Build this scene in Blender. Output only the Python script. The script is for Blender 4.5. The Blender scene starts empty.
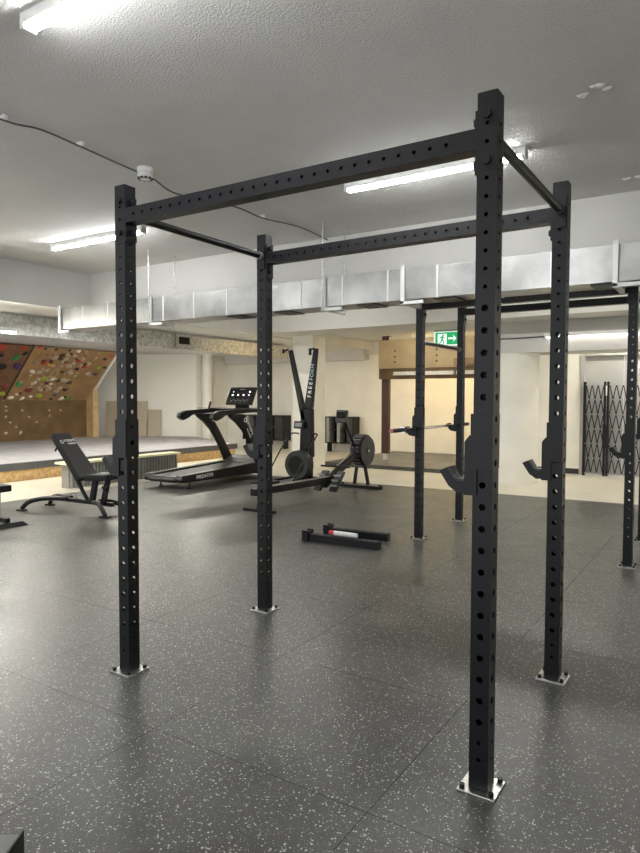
import bpy, bmesh, math, random
from mathutils import Vector, Matrix, Euler
S = bpy.context.scene
COL = S.collection
rnd = random.Random(7)
PI = math.pi

# ------------------------------------------------------------------ camera
F_PX, YAW, PITCH, ROLL = 647.19, -0.5699, -0.0443, 0.0030
CAM = Vector((2.7481, -2.3684, 1.4931))
fw = Vector((math.sin(YAW)*math.cos(PITCH), math.cos(YAW)*math.cos(PITCH), math.sin(PITCH)))
rt = Vector((math.cos(YAW), -math.sin(YAW), 0)); up = rt.cross(fw)
rt, up = rt*math.cos(ROLL)+up*math.sin(ROLL), up*math.cos(ROLL)-rt*math.sin(ROLL)
cd = bpy.data.cameras.new('camera'); cam = bpy.data.objects.new('camera', cd); COL.objects.link(cam)
cam.matrix_world = Matrix(((rt.x, up.x, -fw.x, CAM.x), (rt.y, up.y, -fw.y, CAM.y), (rt.z, up.z, -fw.z, CAM.z), (0, 0, 0, 1)))
cd.sensor_fit = 'VERTICAL'; cd.sensor_height = 36; cd.lens = F_PX*36/853; cd.clip_start = .05
S.camera = cam
# ------------------------------------------------------------------ world, exposure
w = bpy.data.worlds.new('world'); S.world = w; w.use_nodes = True
w.node_tree.nodes['Background'].inputs[0].default_value = (.96, .98, 1, 1)
w.node_tree.nodes['Background'].inputs[1].default_value = .46
S.view_settings.view_transform = 'Standard'; S.view_settings.look = 'None'
S.view_settings.gamma = 1; S.view_settings.use_curve_mapping = False
S.view_settings.exposure = 1.75
COOL, WARM, AMBER = (.96, .98, 1.0), (1.0, .965, .87), (1.0, .76, .42)
E_FRONT, E_MID, E_BACK, E_LEFT, E_NICHE = 25, 36, 46, 66, 55

# ------------------------------------------------------------------ materials
def mat(name, col, rough=.5, metal=0, noise=0, nscale=20, bump=0, bscale=80, spec=.5, emit=None, estr=0, col2=None):
    m = bpy.data.materials.new(name); m.use_nodes = True; nt = m.node_tree
    b = nt.nodes['Principled BSDF']
    b.inputs['Base Color'].default_value = (*col, 1); b.inputs['Roughness'].default_value = rough
    b.inputs['Metallic'].default_value = metal; b.inputs['Specular IOR Level'].default_value = spec
    if emit:
        b.inputs['Emission Color'].default_value = (*emit, 1); b.inputs['Emission Strength'].default_value = estr
    tc = nt.nodes.new('ShaderNodeTexCoord')
    if noise or col2:
        n = nt.nodes.new('ShaderNodeTexNoise'); n.inputs['Scale'].default_value = nscale; n.inputs['Detail'].default_value = 5
        nt.links.new(tc.outputs['Object'], n.inputs['Vector'])
        r = nt.nodes.new('ShaderNodeValToRGB'); c2 = col2 or tuple(min(1, c*(1+noise)) for c in col)
        c1 = col if col2 else tuple(c*(1-noise) for c in col)
        r.color_ramp.elements[0].position = .35; r.color_ramp.elements[1].position = .65
        r.color_ramp.elements[0].color = (*c1, 1); r.color_ramp.elements[1].color = (*c2, 1)
        nt.links.new(n.outputs['Fac'], r.inputs[0]); nt.links.new(r.outputs[0], b.inputs['Base Color'])
    if bump:
        n = nt.nodes.new('ShaderNodeTexNoise'); n.inputs['Scale'].default_value = bscale; n.inputs['Detail'].default_value = 3
        nt.links.new(tc.outputs['Object'], n.inputs['Vector'])
        bp = nt.nodes.new('ShaderNodeBump'); bp.inputs['Strength'].default_value = bump; bp.inputs['Distance'].default_value = .01
        nt.links.new(n.outputs['Fac'], bp.inputs['Height']); nt.links.new(bp.outputs[0], b.inputs['Normal'])
    return m

def rubber_mat(name, sx, sy, ox, oy, fleck=.16, base=(.038, .0378, .0365)):
    m = bpy.data.materials.new(name); m.use_nodes = True; nt = m.node_tree; N = nt.nodes.new; Lk = nt.links.new
    b = nt.nodes['Principled BSDF']; tc = N('ShaderNodeTexCoord')
    def math_(op, a, bb=None, cc=None):
        n = N('ShaderNodeMath'); n.operation = op
        for i, v in enumerate((a, bb, cc)):
            if v is None: continue
            if isinstance(v, (int, float)): n.inputs[i].default_value = v
            else: Lk(v, n.inputs[i])
        return n.outputs[0]
    # colour flecks: cells picked by their random colour
    v = N('ShaderNodeTexVoronoi'); v.inputs['Scale'].default_value = 118; Lk(tc.outputs['Object'], v.inputs['Vector'])
    sep = N('ShaderNodeSeparateColor'); Lk(v.outputs['Color'], sep.inputs[0])
    pick = math_('LESS_THAN', sep.outputs[0], fleck)
    size = math_('LESS_THAN', v.outputs['Distance'], math_('MULTIPLY_ADD', sep.outputs[1], .32, .22))
    fl = math_('MULTIPLY', pick, size)
    v2 = N('ShaderNodeTexVoronoi'); v2.inputs['Scale'].default_value = 270; Lk(tc.outputs['Object'], v2.inputs['Vector'])
    sep2 = N('ShaderNodeSeparateColor'); Lk(v2.outputs['Color'], sep2.inputs[0])
    fl2 = math_('MULTIPLY', math_('LESS_THAN', sep2.outputs[0], .07), math_('LESS_THAN', v2.outputs['Distance'], .45))
    fl = math_('MAXIMUM', fl, math_('MULTIPLY', fl2, .7))
    # dust smears
    n = N('ShaderNodeTexNoise'); n.inputs['Scale'].default_value = 1.5; n.inputs['Detail'].default_value = 7; n.inputs['Roughness'].default_value = .68
    Lk(tc.outputs['Object'], n.inputs['Vector'])
    r = N('ShaderNodeValToRGB'); r.color_ramp.elements[0].position = .42; r.color_ramp.elements[1].position = .75
    r.color_ramp.elements[0].color = (*base, 1); r.color_ramp.elements[1].color = (base[0]*2.6, base[1]*2.55, base[2]*2.4, 1)
    Lk(n.outputs['Fac'], r.inputs[0])
    # each tile of a slightly different batch
    sp = N('ShaderNodeSeparateXYZ'); Lk(tc.outputs['Object'], sp.inputs[0])
    cx = N('ShaderNodeCombineXYZ')
    Lk(math_('FLOOR', math_('DIVIDE', math_('SUBTRACT', sp.outputs[0], ox), sx)), cx.inputs[0]); Lk(math_('FLOOR', math_('DIVIDE', math_('SUBTRACT', sp.outputs[1], oy), sy)), cx.inputs[1])
    wn = N('ShaderNodeTexWhiteNoise'); wn.noise_dimensions = '2D'; Lk(cx.outputs[0], wn.inputs[0])
    tint = N('ShaderNodeMixRGB'); tint.blend_type = 'MULTIPLY'; tint.inputs[0].default_value = 1; Lk(r.outputs[0], tint.inputs[1])
    tv = math_('MULTIPLY_ADD', wn.outputs[0], .26, .87); cc_ = N('ShaderNodeCombineColor')
    for i in range(3): Lk(tv, cc_.inputs[i])
    Lk(cc_.outputs[0], tint.inputs[2])
    mx = N('ShaderNodeMixRGB'); Lk(fl, mx.inputs[0]); Lk(tint.outputs[0], mx.inputs[1]); mx.inputs[2].default_value = (.46, .45, .40, 1)
    # tile seams
    sx_, = (N('ShaderNodeSeparateXYZ'),); Lk(tc.outputs['Object'], sx_.inputs[0])
    def seam(o, period, off):
        f = math_('FRACT', math_('DIVIDE', math_('SUBTRACT', o, off - period*50), period))
        d = math_('MULTIPLY', math_('MINIMUM', f, math_('SUBTRACT', 1.0, f)), period)
        return math_('LESS_THAN', d, .0023)
    sm = math_('MAXIMUM', seam(sx_.outputs[0], sx, ox), seam(sx_.outputs[1], sy, oy))
    # seams are worn nearly shut in places
    n3 = N('ShaderNodeTexNoise'); n3.inputs['Scale'].default_value = .9; Lk(tc.outputs['Object'], n3.inputs['Vector'])
    sm = math_('MULTIPLY', sm, math_('MULTIPLY_ADD', math_('GREATER_THAN', n3.outputs['Fac'], .46), .5, .25))
    mx2 = N('ShaderNodeMixRGB'); Lk(sm, mx2.inputs[0]); Lk(mx.outputs[0], mx2.inputs[1]); mx2.inputs[2].default_value = (.008, .008, .008, 1)
    Lk(mx2.outputs[0], b.inputs['Base Color'])
    b.inputs['Specular IOR Level'].default_value = .5
    rr = N('ShaderNodeMapRange'); Lk(n.outputs['Fac'], rr.inputs[0]); rr.inputs[1].default_value = .35; rr.inputs[2].default_value = .7; rr.inputs[3].default_value = .31; rr.inputs[4].default_value = .46
    Lk(math_('MAXIMUM', rr.outputs[0], sm), b.inputs['Roughness'])
    nb = N('ShaderNodeTexNoise'); nb.inputs['Scale'].default_value = 130; Lk(tc.outputs['Object'], nb.inputs['Vector'])
    bp = N('ShaderNodeBump'); bp.inputs['Strength'].default_value = .22; bp.inputs['Distance'].default_value = .003
    Lk(nb.outputs['Fac'], bp.inputs['Height']); Lk(bp.outputs[0], b.inputs['Normal'])
    return m

def block_wall(name, col, rough=.45):
    m = mat(name, col, rough, noise=.03, nscale=3); nt = m.node_tree
    tc = nt.nodes.new('ShaderNodeTexCoord'); mp = nt.nodes.new('ShaderNodeMapping'); mp.inputs['Rotation'].default_value = (PI/2, 0, 0)
    nt.links.new(tc.outputs['Object'], mp.inputs[0])
    br = nt.nodes.new('ShaderNodeTexBrick'); br.inputs['Scale'].default_value = 1; br.inputs['Brick Width'].default_value = .4
    br.inputs['Row Height'].default_value = .2; br.inputs['Mortar Size'].default_value = .004
    nt.links.new(mp.outputs[0], br.inputs['Vector'])
    bp = nt.nodes.new('ShaderNodeBump'); bp.inputs['Strength'].default_value = .25; bp.inputs['Distance'].default_value = .004; bp.invert = True
    nt.links.new(br.outputs['Fac'], bp.inputs['Height']); nt.links.new(bp.outputs[0], nt.nodes['Principled BSDF'].inputs['Normal'])
    return m

M = dict(
    rubber=rubber_mat('speckled_rubber', 1.09, .985, .58, .62),
    rubber2=rubber_mat('platform_rubber', 1.0, 1.0, .2, .3, .06),
    concrete=mat('sealed_concrete', (.62, .58, .48), .35, noise=.06, nscale=1.5),
    ceil=mat('stippled_ceiling', (.70, .685, .66), .85, bump=.7, bscale=95, noise=.03, nscale=2),
    beam=mat('smooth_plaster', (.62, .61, .575), .7, noise=.03, nscale=2),
    wall=block_wall('cream_block', (.84, .82, .74)),
    lwall=mat('glossy_cream_paint', (.84, .82, .74), .22, bump=.12, bscale=2.5),
    black=mat('black_powder_coat', (.0062, .0066, .0078), .36, bump=.12, bscale=400, spec=.33),
    blackp=mat('black_plastic', (.007, .007, .0075), .36, spec=.3),
    vinyl=mat('black_vinyl', (.010, .010, .010), .5, spec=.3, bump=.2, bscale=150),
    boxtop=mat('grey_box_top', (.14, .14, .14), .5),
    darkgrey=mat('dark_grey_plastic', (.035, .036, .036), .45),
    grey=mat('grey_plastic', (.28, .29, .29), .5),
    steel=mat('bare_steel', (.62, .61, .58), .28, 1, noise=.25, nscale=30),
    chrome=mat('chrome', (.75, .75, .75), .15, 1),
    bolt=mat('blackened_bolt', (.03, .03, .032), .35, .8),
    zinc=mat('galvanised_sheet', (.50, .51, .50), .38, .85, noise=.3, nscale=22, bump=.12, bscale=5),
    foil=mat('foil_facing', (.40, .40, .385), .34, .85, noise=.25, nscale=3, bump=.35, bscale=7),
    zincw=mat('pale_bracket_steel', (.72, .72, .70), .45, .3),
    white=mat('white_plastic', (.80, .80, .78), .4),
    ply=mat('birch_plywood', (.60, .42, .22), .5, noise=.12, nscale=4),
    plyboard=mat('climbing_ply', (.36, .22, .10), .65, noise=.15, nscale=3),
    plydark=mat('brown_climbing_ply', (.20, .10, .05), .65, noise=.15, nscale=3),
    kick=mat('shaded_kicker_ply', (.14, .08, .03), .6, noise=.2, nscale=2.5),  # brown ply, colour darkened further for the shade under the overhang
    osb=mat('osb_board', (.50, .30, .12), .6, noise=.3, nscale=14, col2=(.72, .50, .24)),
    pine=mat('pale_pine', (.52, .39, .22), .55, noise=.1, nscale=3),
    brown=mat('brown_painted_post', (.075, .032, .022), .5),
    matgrey=mat('grey_mat_carpet', (.34, .33, .34), .9, noise=.1, nscale=4, bump=.2, bscale=200),
    matside=mat('charcoal_mat_side', (.10, .10, .105), .85, noise=.15, nscale=30),
    creamtop=mat('pale_yellow_top', (.80, .76, .52), .45),
    corr=mat('corrugated_grey', (.30, .30, .28), .4, .3, noise=.1, nscale=12),
    tan=mat('tan_board', (.50, .43, .32), .6, noise=.04, nscale=2),
    doorgrey=mat('brushed_grey_door', (.42, .41, .39), .38, .3, noise=.06, nscale=2),
    frame=mat('grey_door_frame', (.45, .44, .41), .4, .3),
    skirt=mat('charcoal_skirting', (.025, .025, .025), .5),
    dark=mat('dark_void', (.006, .006, .006), .8),
    screen=mat('black_glass', (.006, .006, .008), .1),
    lit=mat('lit_symbols', (.8, .8, .8), .4, emit=(.85, .95, 1), estr=.7),
    print=mat('white_print', (.80, .80, .80), .5),
    printblue=mat('pale_blue_print', (.32, .52, .62), .5),
    green=mat('exit_green', (.0, .32, .12), .4, emit=(.01, .45, .14), estr=.22),
    exitw=mat('exit_white', (.6, .65, .6), .4, emit=(.88, 1, .92), estr=.28),
    cool=mat('cool_tube', (1, 1, 1), .4, emit=COOL, estr=E_FRONT),
    mid=mat('mid_tube', (1, 1, 1), .4, emit=(1, .98, .93), estr=E_MID),
    warm=mat('added_warm_tube', (1, 1, 1), .4, emit=WARM, estr=E_BACK),
    leftw=mat('left_tube', (1, 1, 1), .4, emit=WARM, estr=E_LEFT),
    gate=mat('gate_tube', (1, 1, 1), .4, emit=WARM, estr=1.1),
    soft=mat('added_soft_tube', (1, 1, 1), .4, emit=WARM, estr=10),
    amber=mat('amber_tube', (1, 1, 1), .4, emit=AMBER, estr=E_NICHE),
    pink=mat('pink_rubber', (.55, .16, .22), .5),
    redp=mat('red_plastic', (.55, .04, .06), .45),
    whitep=mat('white_wrap', (.75, .75, .75), .5),
    cable=mat('grey_cable', (.10, .10, .10), .6),
    chip=mat('bare_plaster', (.78, .77, .74), .9, bump=.8, bscale=60),
    h_red=mat('red_hold', (.52, .05, .03), .6), h_maroon=mat('maroon_hold', (.23, .035, .025), .6),
    h_green=mat('green_hold', (.04, .30, .08), .6), h_lime=mat('lime_hold', (.33, .42, .03), .6),
    h_white=mat('white_hold', (.78, .74, .66), .6), h_black=mat('black_hold', (.015, .012, .014), .6),
    h_purple=mat('purple_hold', (.07, .03, .13), .6), h_blue=mat('blue_hold', (.04, .09, .32), .6),
    h_orange=mat('orange_hold', (.70, .35, .04), .6), h_beige=mat('beige_hold', (.42, .29, .17), .7),
    h_tan=mat('tan_hold', (.36, .235, .125), .7), h_brown=mat('brown_hold', (.10, .055, .03), .7), h_sand=mat('sand_hold', (.52, .42, .29), .7),
)

# ------------------------------------------------------------------ mesh builder
class MB:
    def __init__(s, off=(0, 0, 0)): s.b = bmesh.new(); s.off = Vector(off)
    def v(s, p): return s.b.verts.new(Vector(p) - s.off)
    def hexa(s, P):
        v = [s.v(p) for p in P]
        for f in ((0, 3, 2, 1), (4, 5, 6, 7), (0, 1, 5, 4), (1, 2, 6, 5), (2, 3, 7, 6), (3, 0, 4, 7)): s.b.faces.new([v[i] for i in f])
        return s
    def box(s, x0, x1, y0, y1, z0, z1):
        return s.hexa([(x0, y0, z0), (x1, y0, z0), (x1, y1, z0), (x0, y1, z0), (x0, y0, z1), (x1, y0, z1), (x1, y1, z1), (x0, y1, z1)])
    def bar(s, a, b, wd, ht, ref=(0, 0, 1)):          # rectangular bar from a to b
        a, b = Vector(a), Vector(b); d = (b-a).normalized(); r = Vector(ref)
        x = d.cross(r).normalized()*wd/2; y = x.cross(d).normalized()*ht/2
        return s.hexa([a-x-y, a+x-y, a+x+y, a-x+y, b-x-y, b+x-y, b+x+y, b-x+y])
    def cyl(s, a, b, r, n=16, r2=None):
        a, b = Vector(a), Vector(b); d = (b-a).normalized(); r2 = r if r2 is None else r2
        x = d.orthogonal().normalized(); y = d.cross(x)
        A = [s.v(a+(x*math.cos(t)+y*math.sin(t))*r) for t in [2*PI*i/n for i in range(n)]]
        B = [s.v(b+(x*math.cos(t)+y*math.sin(t))*r2) for t in [2*PI*i/n for i in range(n)]]
        s.b.faces.new(A[::-1]); s.b.faces.new(B)
        for i in range(n): s.b.faces.new((A[i], A[(i+1) % n], B[(i+1) % n], B[i]))
        return s
    def tube(s, pts, r, n=10):
        pts = [Vector(p) for p in pts]; rings = []; prev = None
        for i, p in enumerate(pts):
            d = (pts[min(i+1, len(pts)-1)]-pts[max(i-1, 0)]).normalized()
            x = (d.orthogonal() if prev is None else prev - d*prev.dot(d)).normalized(); prev = x; y = d.cross(x)
            rings.append([s.v(p+(x*math.cos(2*PI*k/n)+y*math.sin(2*PI*k/n))*r) for k in range(n)])
        s.b.faces.new(rings[0][::-1]); s.b.faces.new(rings[-1])
        for A, B in zip(rings, rings[1:]):
            for i in range(n): s.b.faces.new((A[i], A[(i+1) % n], B[(i+1) % n], B[i]))
        return s
    def prism(s, poly, axis, a, b):                    # polygon extruded along an axis; poly gives the other two coordinates in order
        def P(u, v, t): return {0: (t, u, v), 1: (u, t, v), 2: (u, v, t)}[axis]
        A = [s.v(P(u, v, a)) for u, v in poly]; B = [s.v(P(u, v, b)) for u, v in poly]
        s.b.faces.new(A); s.b.faces.new(B[::-1]); n = len(A)
        for i in range(n): s.b.faces.new((A[i], B[i], B[(i+1) % n], A[(i+1) % n]))
        return s
    def lathe(s, prof, c, axis=2, n=28):               # profile of (radius, height) closed round an axis
        c = Vector(c); ax = [Vector((1, 0, 0)), Vector((0, 1, 0)), Vector((0, 0, 1))][axis]
        x = ax.orthogonal().normalized(); y = ax.cross(x)
        rings = [[s.v(c+ax*h+(x*math.cos(2*PI*k/n)+y*math.sin(2*PI*k/n))*r) for k in range(n)] for r, h in prof]
        for A, B in zip(rings, rings[1:]):
            for i in range(n): s.b.faces.new((A[i], A[(i+1) % n], B[(i+1) % n], B[i]))
        s.b.faces.new(rings[0][::-1]); s.b.faces.new(rings[-1])
        return s
    def build(s, name, m, parent=None, bevel=0, smooth=False, label=None):
        bmesh.ops.recalc_face_normals(s.b, faces=s.b.faces)
        me = bpy.data.meshes.new(name); s.b.to_mesh(me); s.b.free()
        o = bpy.data.objects.new(name, me); COL.objects.link(o); me.materials.append(M[m] if isinstance(m, str) else m)
        if parent: o.parent = parent
        if bevel:
            md = o.modifiers.new('bevel', 'BEVEL'); md.width = bevel; md.segments = 2; md.limit_method = 'ANGLE'
        if smooth:
            for p in me.polygons: p.use_smooth = True
            md = o.modifiers.new('split', 'EDGE_SPLIT'); md.split_angle = math.radians(40)
        if label: o['label'] = label
        return o

def bez(p, n=10):                                       # Catmull-Rom through points
    p = [Vector(q) for q in p]; out = []
    for i in range(len(p)-1):
        a, b, c, d = p[max(i-1, 0)], p[i], p[i+1], p[min(i+2, len(p)-1)]
        for k in range(n):
            t = k/n; out.append(.5*((2*b)+(c-a)*t+(2*a-5*b+4*c-d)*t*t+(3*b-a-3*c+d)*t**3))
    return out+[p[-1]]
def tag(o, label, cat, group=None):
    o['label'] = label; o['category'] = cat
    if group: o['group'] = group
    return o
def thing(name, label, cat, loc=(0, 0, 0), rz=0, group=None):
    o = bpy.data.objects.new(name, None); COL.objects.link(o); o.location = loc; o.rotation_euler = (0, 0, rz); o.empty_display_size = .1
    return tag(o, label, cat, group)
def struct(mb, name, m, parent=None, **k):
    o = mb.build(name, m, parent, **k)
    if not parent: o['kind'] = 'structure'
    return o
def copy_tree(o, parent=None):
    c = o.copy(); COL.objects.link(c)
    if parent: c.parent = parent
    for ch in list(o.children): copy_tree(ch, c)
    return c
def text(name, s, size, loc, axes, m, parent, extrude=.001):    # axes = (right, up) vectors of the lettering
    cu = bpy.data.curves.new(name, 'FONT'); cu.body = s; cu.size = size; cu.extrude = extrude; cu.align_x = 'CENTER'; cu.align_y = 'CENTER'
    t = bpy.data.objects.new(name, cu); COL.objects.link(t); bpy.context.view_layer.update()
    me = bpy.data.meshes.new_from_object(t); COL.objects.unlink(t); bpy.data.objects.remove(t)
    r, u = Vector(axes[0]).normalized(), Vector(axes[1]).normalized(); n = r.cross(u)
    me.transform(Matrix(((r.x, u.x, n.x, loc[0]), (r.y, u.y, n.y, loc[1]), (r.z, u.z, n.z, loc[2]), (0, 0, 0, 1))))
    o = bpy.data.objects.new(name, me); COL.objects.link(o); me.materials.clear(); me.materials.append(M[m]); o.parent = parent
    return o

# ================================================================== SETTING
HC, HL = 3.35, 2.78                 # main ceiling, low ceiling
struct(MB().box(-15, 4.4, -4.2, 13.6, -.3, -.01), 'floor', 'concrete')
struct(MB().prism([(-5.9, -4.2), (4.2, -4.2), (4.2, 7.85), (1.5, 7.68), (-6.0, 7.5)], 2, -.01, 0), 'floor', 'rubber')
struct(MB().box(-5.7, 4.4, -4.2, 9.6, HC, HC+.2), 'ceiling', 'ceil')
struct(MB().box(-15, -5.7, -4.2, 13.6, HL, HL+.2), 'ceiling', 'beam')
struct(MB().box(-5.7, 4.4, 9.6, 13.6, 3.0, 3.2), 'ceiling', 'beam')
struct(MB().box(-5.7, -5.54, -4.2, 13.4, HL, HC), 'ceiling_beam', 'beam')
struct(MB().box(-5.54, 4.3, 4.09, 4.45, 2.80, HC), 'ceiling_beam', 'beam')
struct(MB().box(-5.54, 4.3, 8.15, 9.6, 2.80, HC), 'ceiling_beam', 'beam')
struct(MB().box(4.2, 4.4, -4.2, 11.4, -.01, HC), 'wall_right', 'wall')
struct(MB().box(-15.2, -15, -4.2, 13.6, -.01, HL), 'wall_left', 'lwall')
struct(MB().box(-10.8, -1.2, 13.3, 13.5, -.01, 3.0), 'wall_back', 'wall')
struct(MB().box(-1.25, -1.05, 11.2, 13.3, -.01, 3.0), 'wall_side', 'wall')
wr = MB().box(-1.05, .2, 11.2, 11.35, -.01, 3.0); wr.box(.2, 2.6, 11.2, 11.35, 2.34, 3.0); wr.box(2.6, 4.2, 11.2, 11.35, -.01, 3.0)
struct(wr, 'wall_back', 'wall')
# angled wall behind the landing mat, with its return to the back wall
aw = MB(); A0, A1 = Vector((-14.9, 10.15, 0)), Vector((-10.8, 11.9, 0)); nn = Vector((-.4, .92, 0))*.15
for a, b in ((A0, A1),):
    aw.hexa([a, b, b+nn, a+nn, a+Vector((0, 0, HL)), b+Vector((0, 0, HL)), b+nn+Vector((0, 0, HL)), a+nn+Vector((0, 0, HL))])
struct(aw, 'wall_left', 'lwall')
struct(MB().box(-10.95, -10.8, 11.92, 13.3, -.01, HL), 'wall_left', 'lwall')
struct(MB().cyl((-10.62, 12.2, 0), (-10.62, 12.2, HL), .16, 24), 'trim_1', 'wall', smooth=True)
# ledge along the top of the back wall
struct(MB().box(-10.8, -4.2, 13.12, 13.3, 2.66, 3.0), 'trim_2', 'beam')
struct(MB().box(-10.6, -5.7, 13.0, 13.3, 2.52, HL), 'trim_3', 'beam')
struct(MB().box(-1.05, .17, 11.185, 11.2, -.005, .1), 'baseboard_back', 'skirt')
# pillars
struct(MB().box(-5.22, -4.70, 8.98, 9.46, -.01, 2.8), 'pillar', 'wall')
struct(MB().cyl((-.62, 9.34, -.01), (-.62, 9.34, 2.28), .44, 64), 'pillar', 'wall', smooth=True)
struct(MB().box(-1.06, 4.3, 8.9, 9.78, 2.28, 2.81), 'ceiling_beam', 'beam')
# raised training platform at the back
struct(MB().box(-4.95, -1.25, 9.8, 13.3, -.01, .07), 'trim_4', 'rubber2')
# patches where the ceiling has chipped
for i, (x, y, r) in enumerate(((2.01, 1.82, .035), (1.91, 1.90, .03), (2.06, 1.88, .02), (1.93, 3.69, .035), (2.03, 3.68, .03), (-1.36, .15, .0))):
    if not r: continue
    mb = MB(); k = 14
    ring = [(x+r*(.7+.6*rnd.random())*math.cos(2*PI*j/k)*1.5, y+r*(.5+.5*rnd.random())*math.sin(2*PI*j/k)) for j in range(k)]
    top = [mb.v((a, b, HC+.005)) for a, b in ring]; bot = [mb.v((x+(a-x)*.6, y+(b-y)*.6, HC-.006-.012*rnd.random())) for a, b in ring]
    mb.b.faces.new(bot)
    for j in range(k): mb.b.faces.new((top[j], top[(j+1) % k], bot[(j+1) % k], bot[j]))
    struct(mb, 'trim_5', 'chip')

# ================================================================== DOOR + GATE
d = MB()
d.box(.17, .24, 11.17, 11.36, -.01, 2.4); d.box(2.58, 2.65, 11.17, 11.36, -.01, 2.4); d.box(.24, 2.58, 11.17, 11.36, 2.33, 2.4)
door = struct(d, 'door_1', 'frame')
for x0, x1 in ((.25, .93), (.94, 1.75), (1.76, 2.57)):
    struct(MB().box(x0, x1, 11.3, 11.34, .0, 2.33), 'door_leaf', 'doorgrey', door)
g = thing('folding_gate', 'black folding lattice gate drawn across the grey doors', 'gate', (.25, 11.1, 0))
def L(*p): return MB((.25, 11.1, 0))
L().box(.25, .30, 11.06, 11.12, -.01, 1.82).build('post', 'blackp', g)
for k in range(6):
    pass
gm = L()
for (xa, n, st) in ((.30, 3, .107), (.72, 10, .12)):
    for k in range(n):
        for row in range(3):
            z1 = 1.76-row*.57; z0 = z1-.57; xl = xa+k*st
            s_ = 1
            a, b = ((xl, z0), (xl+st, z1)) if s_ > 0 else ((xl, z1), (xl+st, z0))
            gm.bar((a[0], 11.075, a[1]), (b[0], 11.075, b[1]), .016, .018, (0, 1, 0))
            c0, c1 = ((xl, z1), (xl+st, z0)) if s_ > 0 else ((xl, z0), (xl+st, z1))
            gm.bar((c0[0], 11.085, c0[1]), (c1[0], 11.085, c1[1]), .016, .018, (0, 1, 0))
nb = len(gm.b.faces); rv = gm
for row in range(7):
    for (xa, n, st) in ((.30, 3, .107), (.72, 10, .12)):
        for k in range(n+row % 2, -1, -1):
            x = xa+k*st if row % 2 == 0 else xa+(k-.5)*st
            if xa-.01 < x < xa+n*st+.01: rv.box(x-.007, x+.007, 11.058, 11.066, 1.752-row*.285, 1.766-row*.285)
lat = gm.build('lattice', 'blackp', g); lat.data.materials.append(M['steel'])
for p in lat.data.polygons:
    if p.index >= nb: p.material_index = 1
L().box(.62, .66, 11.05, 11.11, .0, 1.82).build('lead_post', 'blackp', g)
L().box(.675, .715, 11.05, 11.11, .0, 1.82).build('lead_post', 'blackp', g)
L().box(.655, .68, 11.045, 11.055, 1.55, 1.74).build('lock_plate', 'white', g, label='pale lock plate')
L().box(.61, .72, 11.04, 11.12, .55, 1.0).build('lock_box', 'blackp', g)

# ================================================================== LIGHTS (tube fittings)
def tube_light(x0, x1, y, z, m, label, along='x', drop=0.0, group=None):
    c = ((x0+x1)/2, y, z) if along == 'x' else (y, (x0+x1)/2, z)
    t = thing('tube_light', label, 'ceiling light', c, 0, group); h = (x1-x0)/2
    def bx(a0, a1, b0, b1, c0, c1): return MB().box(a0, a1, b0, b1, c0, c1) if along == 'x' else MB().box(b0, b1, a0, a1, c0, c1)
    bx(-h, h, -.035, .035, -.052-drop, -.0-drop).build('housing', 'white', t)
    bx(-h+.03, h-.03, -.03, .03, -.075-drop, -.053-drop).build('diffuser', m, t, bevel=.01)
    for s in (-1, 1):
        bx(min(s*h, s*(h-.03)), max(s*h, s*(h-.03)), -.036, .036, -.078-drop, -.034-drop).build('end_cap', 'white', t)
        if drop: bx(s*(h-.3)-.006, s*(h-.3)+.006, -.006, .006, -drop, 0).build('hanger', 'zincw', t)
    return t
tube_light(-.15, 1.40, 2.56, HC, 'cool', 'long lit tube light on the ceiling behind the front right upright')
tube_light(-4.30, -2.70, 2.58, HC, 'cool', 'lit tube light on the ceiling left of the front left upright')
tube_light(-.22, 1.40, -.41, HC, 'cool', 'lit tube light cut off by the top left corner of the photo')
tube_light(-4.3, -2.7, -.41, HC, 'cool', 'lit tube light out of view in the front left of the room')
for x in (-3.5, .6, 3.0): tube_light(x-.8, x+.8, 6.3, HC, 'mid', 'lit tube light above the second rack behind the ceiling beam', group='tube lights above the second rack')
tube_light(.03, 1.75, 8.862, 2.575, 'gate', 'lit tube light on the beam face above the folding gate')
tube_light(.6, 2.2, 10.4, 3.0, 'warm', 'unseen tube light added behind the beam in front of the grey doors')  # unseen lamp, added to brighten the back zone
tag(MB().tube([(-1.04, 8.885, 2.53), (-.5, 8.885, 2.525), (.02, 8.885, 2.535)], .012).build('conduit', 'cable'), 'thin dark conduit running to the tube light above the gate', 'conduit')
tube_light(-3.6, -2.0, 9.9, 3.0, 'soft', 'unseen tube light added behind the exit sign above the platform')  # added lamp, kept hidden behind the beam, lights the platform end
tube_light(-4.0, -2.4, 11.7, 3.0, 'amber', 'warm tube light behind the pine board', drop=.2)
for y0 in (2.0, 4.6, 7.2, 9.4): tube_light(y0-.8, y0+.8, -8.3, HL, 'leftw', 'unseen tube light added above the grey landing mat', 'y', group='added tube lights above the landing mat')  # unseen lamps behind the duct, added to brighten the mat and left walls
tube_light(1.4, 3.2, -6.05, HL, 'leftw', 'hanging tube light seen end on at the left edge', 'y', drop=.30)

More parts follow.
